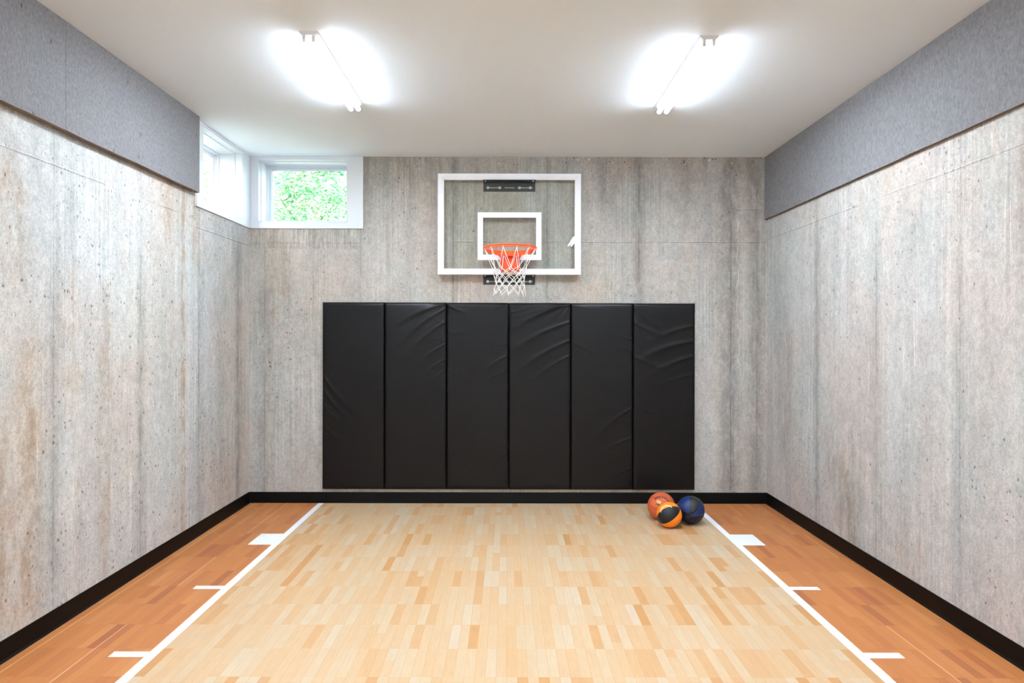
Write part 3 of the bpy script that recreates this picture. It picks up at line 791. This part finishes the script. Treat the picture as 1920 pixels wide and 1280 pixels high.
# top arm plate reaching the glass
pl = [(-0.085, 6.58), (0.133, 6.58), (0.117, 6.70), (0.117, BY+0.013), (-0.069, BY+0.013), (-0.069, 6.70)]
a = [bm.verts.new((x, y, 2.404)) for x, y in pl]; b = [bm.verts.new((x, y, 2.368)) for x, y in pl]
for i in range(6): bm.faces.new((a[i], a[(i+1) % 6], b[(i+1) % 6], b[i]))
bm.faces.new(a[::-1]); bm.faces.new(b)
obj('rim_gusset', bm, M_ORANGE, mount, 'auto')
bm = bmesh.new(); box(bm, 0.0240-0.025, 0.0240+0.025, 6.6535, 6.6552, 2.30, 2.33, 0.0)
bm.free()
bm = bmesh.new(); box(bm, 0.105, 0.145, RC.y+0.2075, RC.y+0.2100, 2.380, 2.394)
bm.free()

# net
def net():
    rnd = random.Random(5)
    rowsz = [0.0, 0.150, 0.190, 0.228, 0.264, 0.302, 0.342, 0.392]
    rowsr = [RR-0.004, 0.160, 0.145, 0.136, 0.132, 0.131, 0.136, 0.142]
    nodes = {}
    for r, (dz, rr) in enumerate(zip(rowsz, rowsr)):
        for i in range(12):
            t = 2*PI*(i + 0.5*(r % 2))/12 + 0.26
            j = 0 if r == 0 else 1
            t += j*rnd.uniform(-0.07, 0.07)
            q = rr + j*rnd.uniform(-0.008, 0.008)
            zz = RC.z-0.018-dz + j*rnd.uniform(-0.010, 0.010) - RR*math.sin(t)*TILT*(1 if r == 0 else 0)
            sway = Vector((-0.004, 0.0, 0))*(dz/0.4)
            nodes[(r, i)] = Vector((RC.x+q*math.cos(t), RC.y+q*math.sin(t), zz)) + sway
    bm = bmesh.new()
    nr = len(rowsz)
    for fam in (0, 1):
        for i in range(12):
            idx = i; path = [nodes[(0, i)]]
            for r in range(1, nr):
                if fam == 0: idx = idx if (r-1) % 2 == 0 else (idx+1) % 12
                else: idx = (idx-1) % 12 if (r-1) % 2 == 0 else idx
                path.append(nodes[(r, idx)])
            # smooth interpolation with a little slack
            pts = []
            for k in range(len(path)-1):
                p0 = path[max(k-1, 0)]; p1 = path[k]; p2 = path[k+1]; p3 = path[min(k+2, len(path)-1)]
                S = 6
                for s in range(S):
                    t = s/S
                    cr = 0.5*((2*p1)+(p2-p0)*t+(2*p0-5*p1+4*p2-p3)*t*t+(3*p1-p0-3*p2+p3)*t**3)
                    ln = p1.lerp(p2, t)
                    pts.append(ln.lerp(cr, 0.6))
            pts.append(path[-1])
            tube(bm, pts, 0.0026, 6)
    # loops over the wire ring
    for i in range(12):
        p = nodes[(0, i)]
        rad = Vector((p.x-RC.x, p.y-RC.y, 0)).normalized()
        c = p+Vector((0, 0, 0.004)) + rad*0.002
        pts = [c + rad*0.0065*math.cos(t)+Vector((0, 0, 0.0085*math.sin(t))) for t in [2*PI*k/12 for k in range(12)]]
        tube(bm, pts, 0.0024, 6, closed=True)
    # knots and dangling ends
    for (r, i), p in nodes.items():
        if r == 0: continue
        m = Matrix.Translation(p) @ Matrix.Scale(1, 4)
        bmesh.ops.create_icosphere(bm, subdivisions=1, radius=0.0042, matrix=m)
        if r == nr-1:
            rad = Vector((p.x-RC.x, p.y-RC.y, 0)).normalized()
            e = p + rad*rnd.uniform(0.0, 0.010) + Vector((rnd.uniform(-.008, .008), 0, -rnd.uniform(0.008, 0.018)))
            tube(bm, [p, p.lerp(e, 0.5)+rad*0.002, e], 0.0026, 6)
    return bm
obj('net', net(), M_NET, rim, True)['label'] = 'white cord net hanging from the rim'

# ------------------------------------------------------------------ balls
def text_mesh(s, size, bold=0.0, ext=0.0):
    cu = bpy.data.curves.new('lettering_curve', 'FONT'); cu.body = s; cu.size = size
    cu.align_x = 'CENTER'; cu.align_y = 'CENTER'; cu.offset = bold; cu.resolution_u = 3
    ob = bpy.data.objects.new('lettering_curve', cu); COL.objects.link(ob)
    dg = bpy.context.evaluated_depsgraph_get()
    me = bpy.data.meshes.new_from_object(ob.evaluated_get(dg))
    bpy.data.objects.remove(ob); bpy.data.curves.remove(cu)
    return me
def lettering(ball, R, s, size, cdir, ang, mat, bold=0.0, arch=0.0, label=None, sx=1.0):
    me = text_mesh(s, size, bold)
    bm = bmesh.new(); bm.from_mesh(me); bpy.data.meshes.remove(me)
    bmesh.ops.subdivide_edges(bm, edges=[e for e in bm.edges if e.calc_length() > size*0.25], cuts=2)
    bmesh.ops.triangulate(bm, faces=bm.faces[:])
    C = Vector(cdir).normalized()
    e1 = Vector((math.cos(ang), math.sin(ang), 0)); e1 = (e1 - C*e1.dot(C)).normalized(); e2 = C.cross(e1)
    for v in bm.verts:
        u, w = v.co.x*sx, v.co.y
        w += -arch*u*u/R
        th, ph = u/R, w/R
        p = C*math.cos(th) + e1*math.sin(th)
        p = (p*math.cos(ph) + e2*math.sin(ph)).normalized()
        v.co = p*(R*1.004)
    me2 = bpy.data.meshes.new('lettering'); bm.to_mesh(me2); bm.free(); me2.materials.append(mat)
    o = bpy.data.objects.new('lettering', me2); COL.objects.link(o); o.parent = ball
    if label: o['label'] = label
    return o

def ball_mesh(R, groove):
    """uv sphere whose surface dips where groove(p) is small"""
    bm = bmesh.new(); bmesh.ops.create_icosphere(bm, subdivisions=6, radius=1.0)
    for v in bm.verts:
        p = v.co.normalized(); d = groove(p)
        v.co = p*R*(1 - 0.018*math.exp(-(d/0.022)**2))
    return bm

def ball(name_label, cx, cy, R, groove, mat):
    loc = Vector((cx, cy, R))
    o_bm = ball_mesh(R, groove)
    me = bpy.data.meshes.new('basketball'); o_bm.to_mesh(me); o_bm.free(); me.materials.append(mat)
    for p in me.polygons: p.use_smooth = True
    o = bpy.data.objects.new('basketball', me); COL.objects.link(o); o.location = loc
    c = (Vector((0, 0, EYE)) - loc).normalized()
    a = Vector((0, 0, 1)).cross(c).normalized(); b = c.cross(a)
    m = Matrix((a, b, c)).transposed()
    o.rotation_mode = 'QUATERNION'; o.rotation_quaternion = m.to_quaternion()
    tag(o, name_label, 'basketball')
    return o

def plane3(p, q, r):
    p, q, r = [Vector(v).normalized() for v in (p, q, r)]
    n = (q-p).cross(r-p).normalized()
    return n, n.dot(p)

def ball_base(name):
    g = NT(name); g.co()
    sep = g.n('ShaderNodeVectorMath', operation='NORMALIZE'); g.link(g._co, sep.inputs[0])
    s = g.n('ShaderNodeSeparateXYZ'); g.link(sep.outputs[0], s.inputs[0])
    g.pu = sep.outputs[0]; g.a, g.b, g.c = s.outputs
    def dot(v):
        d = g.n('ShaderNodeVectorMath', operation='DOT_PRODUCT'); g.link(g.pu, d.inputs[0]); d.inputs[1].default_value = v
        return d.outputs['Value']
    g.dot = dot
    peb = g.vor(g.pu, 42); g.peb = g.smooth(peb.outputs['Distance'], 0.1, 0.6)
    return g

# tan-orange leather ball
pl_ = [plane3((-.83, .52, .2), (-.38, .55, .74), (.1, .38, .92)), plane3((-.9, .14, .41), (-.65, -.14, .75), (-.38, -.26, .89)), plane3((.17, .93, .33), (.60, .72, .35), (.86, .43, .27))]
R1 = 0.1195
g = ball_base('tan_orange_leather')
seam = 0.0
for n, d in pl_:
    dd = g.m('ABSOLUTE', g.sub(g.dot(n), d))
    seam = g.mx(seam, g.sub(1.0, g.smooth(dd, 0.012, 0.024)))
col = g.mix(g.noise(g.pu, 3, 3), srgb(206, 98, 58), srgb(198, 88, 52))
col = g.mix(g.mul(seam, 0.85), col, srgb(74, 30, 20))
M_B1 = g.bsdf(col, 0.5, 0, g.bump(g.peb, 0.25, 0.001), 0.4)
b1 = ball('tan orange leather ball with dark seams, leaning back against the baseboard', 1.369, 6.285, R1, lambda p: min(abs(n.dot(p)-d) for n, d in pl_), M_B1)
M_INK = plain('black_ink', srgb(26, 18, 16), 0.5, namt=0.02)
M_GOLD = plain('gold_ink', srgb(226, 190, 106), 0.4, namt=0.02)
M_SILVER = plain('white_ink', srgb(236, 232, 222), 0.5, namt=0.02)
lettering(b1, R1, 'SPALDING', 0.036, (.10, .61, .76), math.radians(-14), M_INK, 0.0012, 0.7, 'black maker name', 0.84)
lettering(b1, R1, 'TF', 0.036, (-.20, .22, .92), math.radians(-18), M_GOLD, 0.002, 0.0, 'gold mark')
lettering(b1, R1, 'NBA', 0.024, (-.16, .06, .96), math.radians(-22), M_INK, 0.0012, 0.0, 'black mark')

# orange and black panelled ball
R2 = 0.108
AX = Vector((.81, .53, .22)).normalized()
E1 = Vector((-.06, .03, .99)); E1 = (E1-AX*E1.dot(AX)).normalized(); E2 = AX.cross(E1)
def gdist(p):
    ph = math.atan2(p.dot(E2), p.dot(E1)); s = math.sqrt(max(0, 1-p.dot(AX)**2))
    f = ((ph+PI/6)/(PI/3)) % 1.0
    return min(f, 1-f)*(PI/3)*s
g = ball_base('orange_and_black_rubber')
ph = g.m('ARCTAN2', g.dot(E2), g.dot(E1))
k = g.div(g.add(ph, PI/6 + 2*PI), PI/3)
fi = g.m('FLOOR', k); fr = g.m('FRACT', k)
odd = g.gt(g.m('MODULO', fi, 2.0), 0.5)
da = g.dot(AX); sn = g.m('SQRT', g.mx(0.0, g.sub(1.0, g.mul(da, da))))
sd = g.mul(g.mul(g.mn(fr, g.sub(1.0, fr)), PI/3), sn)
col = g.mix(odd, srgb(22, 23, 26), srgb(246, 138, 28))
col = g.mix(g.sub(1.0, g.smooth(sd, 0.018, 0.030)), col, srgb(14, 13, 13))
M_B2 = g.bsdf(col, 0.42, 0, g.bump(g.peb, 0.2, 0.001), 0.4)
b2 = ball('bright orange and black panelled ball, frontmost and smallest of the three', 1.380, 6.024, R2, gdist, M_B2)
lettering(b2, R2, 'SPALDING', 0.024, (-.36, .62, .68), math.radians(24), M_SILVER, 0.0006, 1.0, 'white maker name', 1.0)

# blue and black ball
R3 = 0.1195
g = ball_base('blue_and_black_rubber')
a, b_ = g.a, g.b
right = g.gt(a, -0.03)
ra = g.sub(b_, g.add(g.add(-0.28, g.mul(a, 0.1)), g.mul(g.mul(a, a), 1.55)))      # >0 in the charcoal lens
rb = g.sub(b_, g.add(-0.50, g.mul(g.mul(a, a), 0.25)))                              # >0 above the lower edge
la = g.sub(b_, g.add(-0.27, g.mul(g.mul(a, a), 0.5)))
lb = g.sub(b_, -0.45); lc = g.sub(b_, -0.62)
BLUE = srgb(22, 42, 92); CHAR = srgb(38, 38, 38); BLK = srgb(17, 17, 19); NAVY = srgb(30, 34, 72)
rcol = g.mix(g.gt(ra, 0), g.mix(g.gt(rb, 0), BLK, BLUE), CHAR)
rcol = g.mix(g.lt(b_, -0.72), rcol, NAVY)
lcol = g.mix(g.gt(la, 0), BLK, BLUE)
lcol = g.mix(g.mul(g.lt(lb, 0), g.gt(lc, 0)), lcol, NAVY)
col = g.mix(right, lcol, rcol)
sm = g.sub(1.0, g.smooth(g.m('ABSOLUTE', g.add(a, 0.03)), 0.012, 0.03))
sm = g.mx(sm, g.mul(right, g.sub(1.0, g.smooth(g.m('ABSOLUTE', ra), 0.02, 0.06))))
sm = g.mx(sm, g.mul(g.sub(1.0, right), g.sub(1.0, g.smooth(g.m('ABSOLUTE', la), 0.015, 0.035))))
col = g.mix(g.mul(sm, 0.9), col, srgb(14, 14, 18))
M_B3 = g.bsdf(col, 0.45, 0, g.bump(g.peb, 0.2, 0.001), 0.4)
def bgroove(p):
    ds = [abs(p.x+0.03)]
    if p.x > -0.03: ds.append(abs(p.y-(-0.28+0.1*p.x+1.55*p.x*p.x))*0.6); ds.append(abs(p.y-(-0.5+0.25*p.x*p.x)))
    else: ds.append(abs(p.y-(-0.27+0.5*p.x*p.x)))
    return min(ds)
b3 = ball('dark blue and black ball, right of the others beside the white line', 1.592, 6.144, R3, bgroove, M_B3)
lettering(b3, R3, 'SPALDING', 0.030, (.98, .42, .10), math.radians(62), M_SILVER, 0.0004, 0.0, 'pale maker name running up the right side')

# ------------------------------------------------------------------ outdoors
bm = bmesh.new(); box(bm, -40, 30, YB+T+0.6, 60, 2.20, 2.50); box(bm, -40, XL-T-0.6, -20, YB+T+0.6, 2.20, 2.50)
struct(obj('ground', bm, M_GROUND))
def tree(x, y, h, r, label, mat, seed, zl=2.5):
    rnd = random.Random(seed)
    root = empty('tree', (x, y, zl), label, 'tree')
    bm = bmesh.new()
    tube(bm, [(x, y, zl-0.05), (x+0.05, y, zl+h*0.15), (x-0.05, y+0.05, zl+h*0.3)], 0.07, 8)
    for k in range(7):
        t = rnd.uniform(0, 2*PI); z0 = zl+h*rnd.uniform(0.05, 0.28)
        tube(bm, [(x, y, z0), (x+math.cos(t)*r*0.3, y+math.sin(t)*r*0.3, z0+r*0.35), (x+math.cos(t)*r*0.55, y+math.sin(t)*r*0.55, z0+r*0.6)], 0.010, 6)
    obj('trunk', bm, M_BARK, root, True)
    bm = bmesh.new()
    clumps = []
    for _ in range(46):
        t = rnd.uniform(0, 2*PI); zz = rnd.uniform(0.0, 1.0); q = r*math.sqrt(rnd.random())*(1.0-0.45*zz)
        clumps.append((x+q*math.cos(t), y+q*math.sin(t), zl+0.15+zz*h, rnd.uniform(0.28, 0.60)))
    verts = []; faces = []
    for (cx, cy, cz, cr) in clumps:
        for _ in range(480):
            d = Vector((rnd.gauss(0, 1), rnd.gauss(0, 1), rnd.gauss(0, 0.7)))
            d = d.normalized()*cr*rnd.random()**0.45
            p = Vector((cx, cy, cz))+d
            n1 = Vector((rnd.gauss(0, 1), rnd.gauss(0, 1), rnd.gauss(0, 1))).normalized()
            a, b = frame_of(n1); s = rnd.uniform(0.022, 0.045)
            i = len(verts)
            verts += [tuple(p-a*s), tuple(p-b*s*0.5+n1*0.004), tuple(p+a*s), tuple(p+b*s*0.5+n1*0.004)]
            faces.append((i, i+1, i+2, i+3))
    me = bpy.data.meshes.new('foliage')
    base_ = Vector((x, y, zl))
    me.from_pydata([(v[0]-base_.x, v[1]-base_.y, v[2]-base_.z) for v in verts], [], faces)
    me.materials.append(mat)
    o = bpy.data.objects.new('foliage', me); COL.objects.link(o); o.parent = root
tree(-3.45, 12.2, 3.4, 1.28, 'leafy green tree filling most of the back wall window', M_LEAF2, 1)
tree(-0.60, 12.4, 3.4, 1.2, 'pale green tree outside, right of the back wall window', M_LEAF, 2)
tree(-4.2, 16.4, 4.8, 1.6, 'taller pale tree far behind the one in the back wall window', M_LEAF, 3)
tree(-6.45, 13.2, 4.0, 1.45, 'sunlit tree seen through the left wall window', M_LEAF, 4)
tree(-9.4, 11.0, 3.8, 1.3, 'deep green tree outside, farthest left of all the trees', M_LEAF2, 5)
tree(-1.2, 17.0, 4.6, 1.3, 'deep green tree outside, farthest back behind the pale right one', M_LEAF2, 6)

# ------------------------------------------------------------------ light
w = bpy.data.worlds.new('World'); scene.world = w; w.use_nodes = True
nt = w.node_tree; nt.nodes.clear()
sky = nt.nodes.new('ShaderNodeTexSky'); sky.sky_type = 'NISHITA'; sky.sun_disc = False
sky.sun_elevation = math.radians(48); sky.sun_rotation = math.radians(200); sky.air_density = 1.3; sky.dust_density = 2.5
bg = nt.nodes.new('ShaderNodeBackground'); bg.inputs[1].default_value = 1.7
ou = nt.nodes.new('ShaderNodeOutputWorld')
nt.links.new(sky.outputs[0], bg.inputs[0]); nt.links.new(bg.outputs[0], ou.inputs[0])
sl = bpy.data.lights.new('sun', 'SUN'); sl.energy = 17.0; sl.angle = math.radians(0.6); sl.color = (1.0, 0.96, 0.88)
so = bpy.data.objects.new('sun', sl); COL.objects.link(so)
so.location = (-4, -6, 14); so.rotation_euler = Vector((-0.25, 0.66, -0.72)).to_track_quat('-Z', 'Y').to_euler()

# ------------------------------------------------------------------ camera
cam = bpy.data.cameras.new('camera'); co_ = bpy.data.objects.new('camera', cam); COL.objects.link(co_)
cam.sensor_width = 36; cam.lens = 1329.0/1920*36
cam.shift_x = (960-951)/1920; cam.shift_y = (630-640)/1920
cam.clip_start = 0.05; cam.clip_end = 200
co_.location = (0, 0, EYE)
co_.rotation_mode = 'QUATERNION'
q = Matrix.Rotation(math.radians(90), 4, 'X') @ Matrix.Rotation(math.radians(0.10), 4, 'Z')
co_.rotation_quaternion = q.to_quaternion()
scene.camera = co_
vs = scene.view_settings
vs.view_transform = 'Standard'; vs.look = 'None'; vs.gamma = 1.0; vs.use_curve_mapping = False; vs.exposure = 0.31
scene.cycles.max_bounces = 10; scene.cycles.diffuse_bounces = 7; scene.cycles.transparent_max_bounces = 12
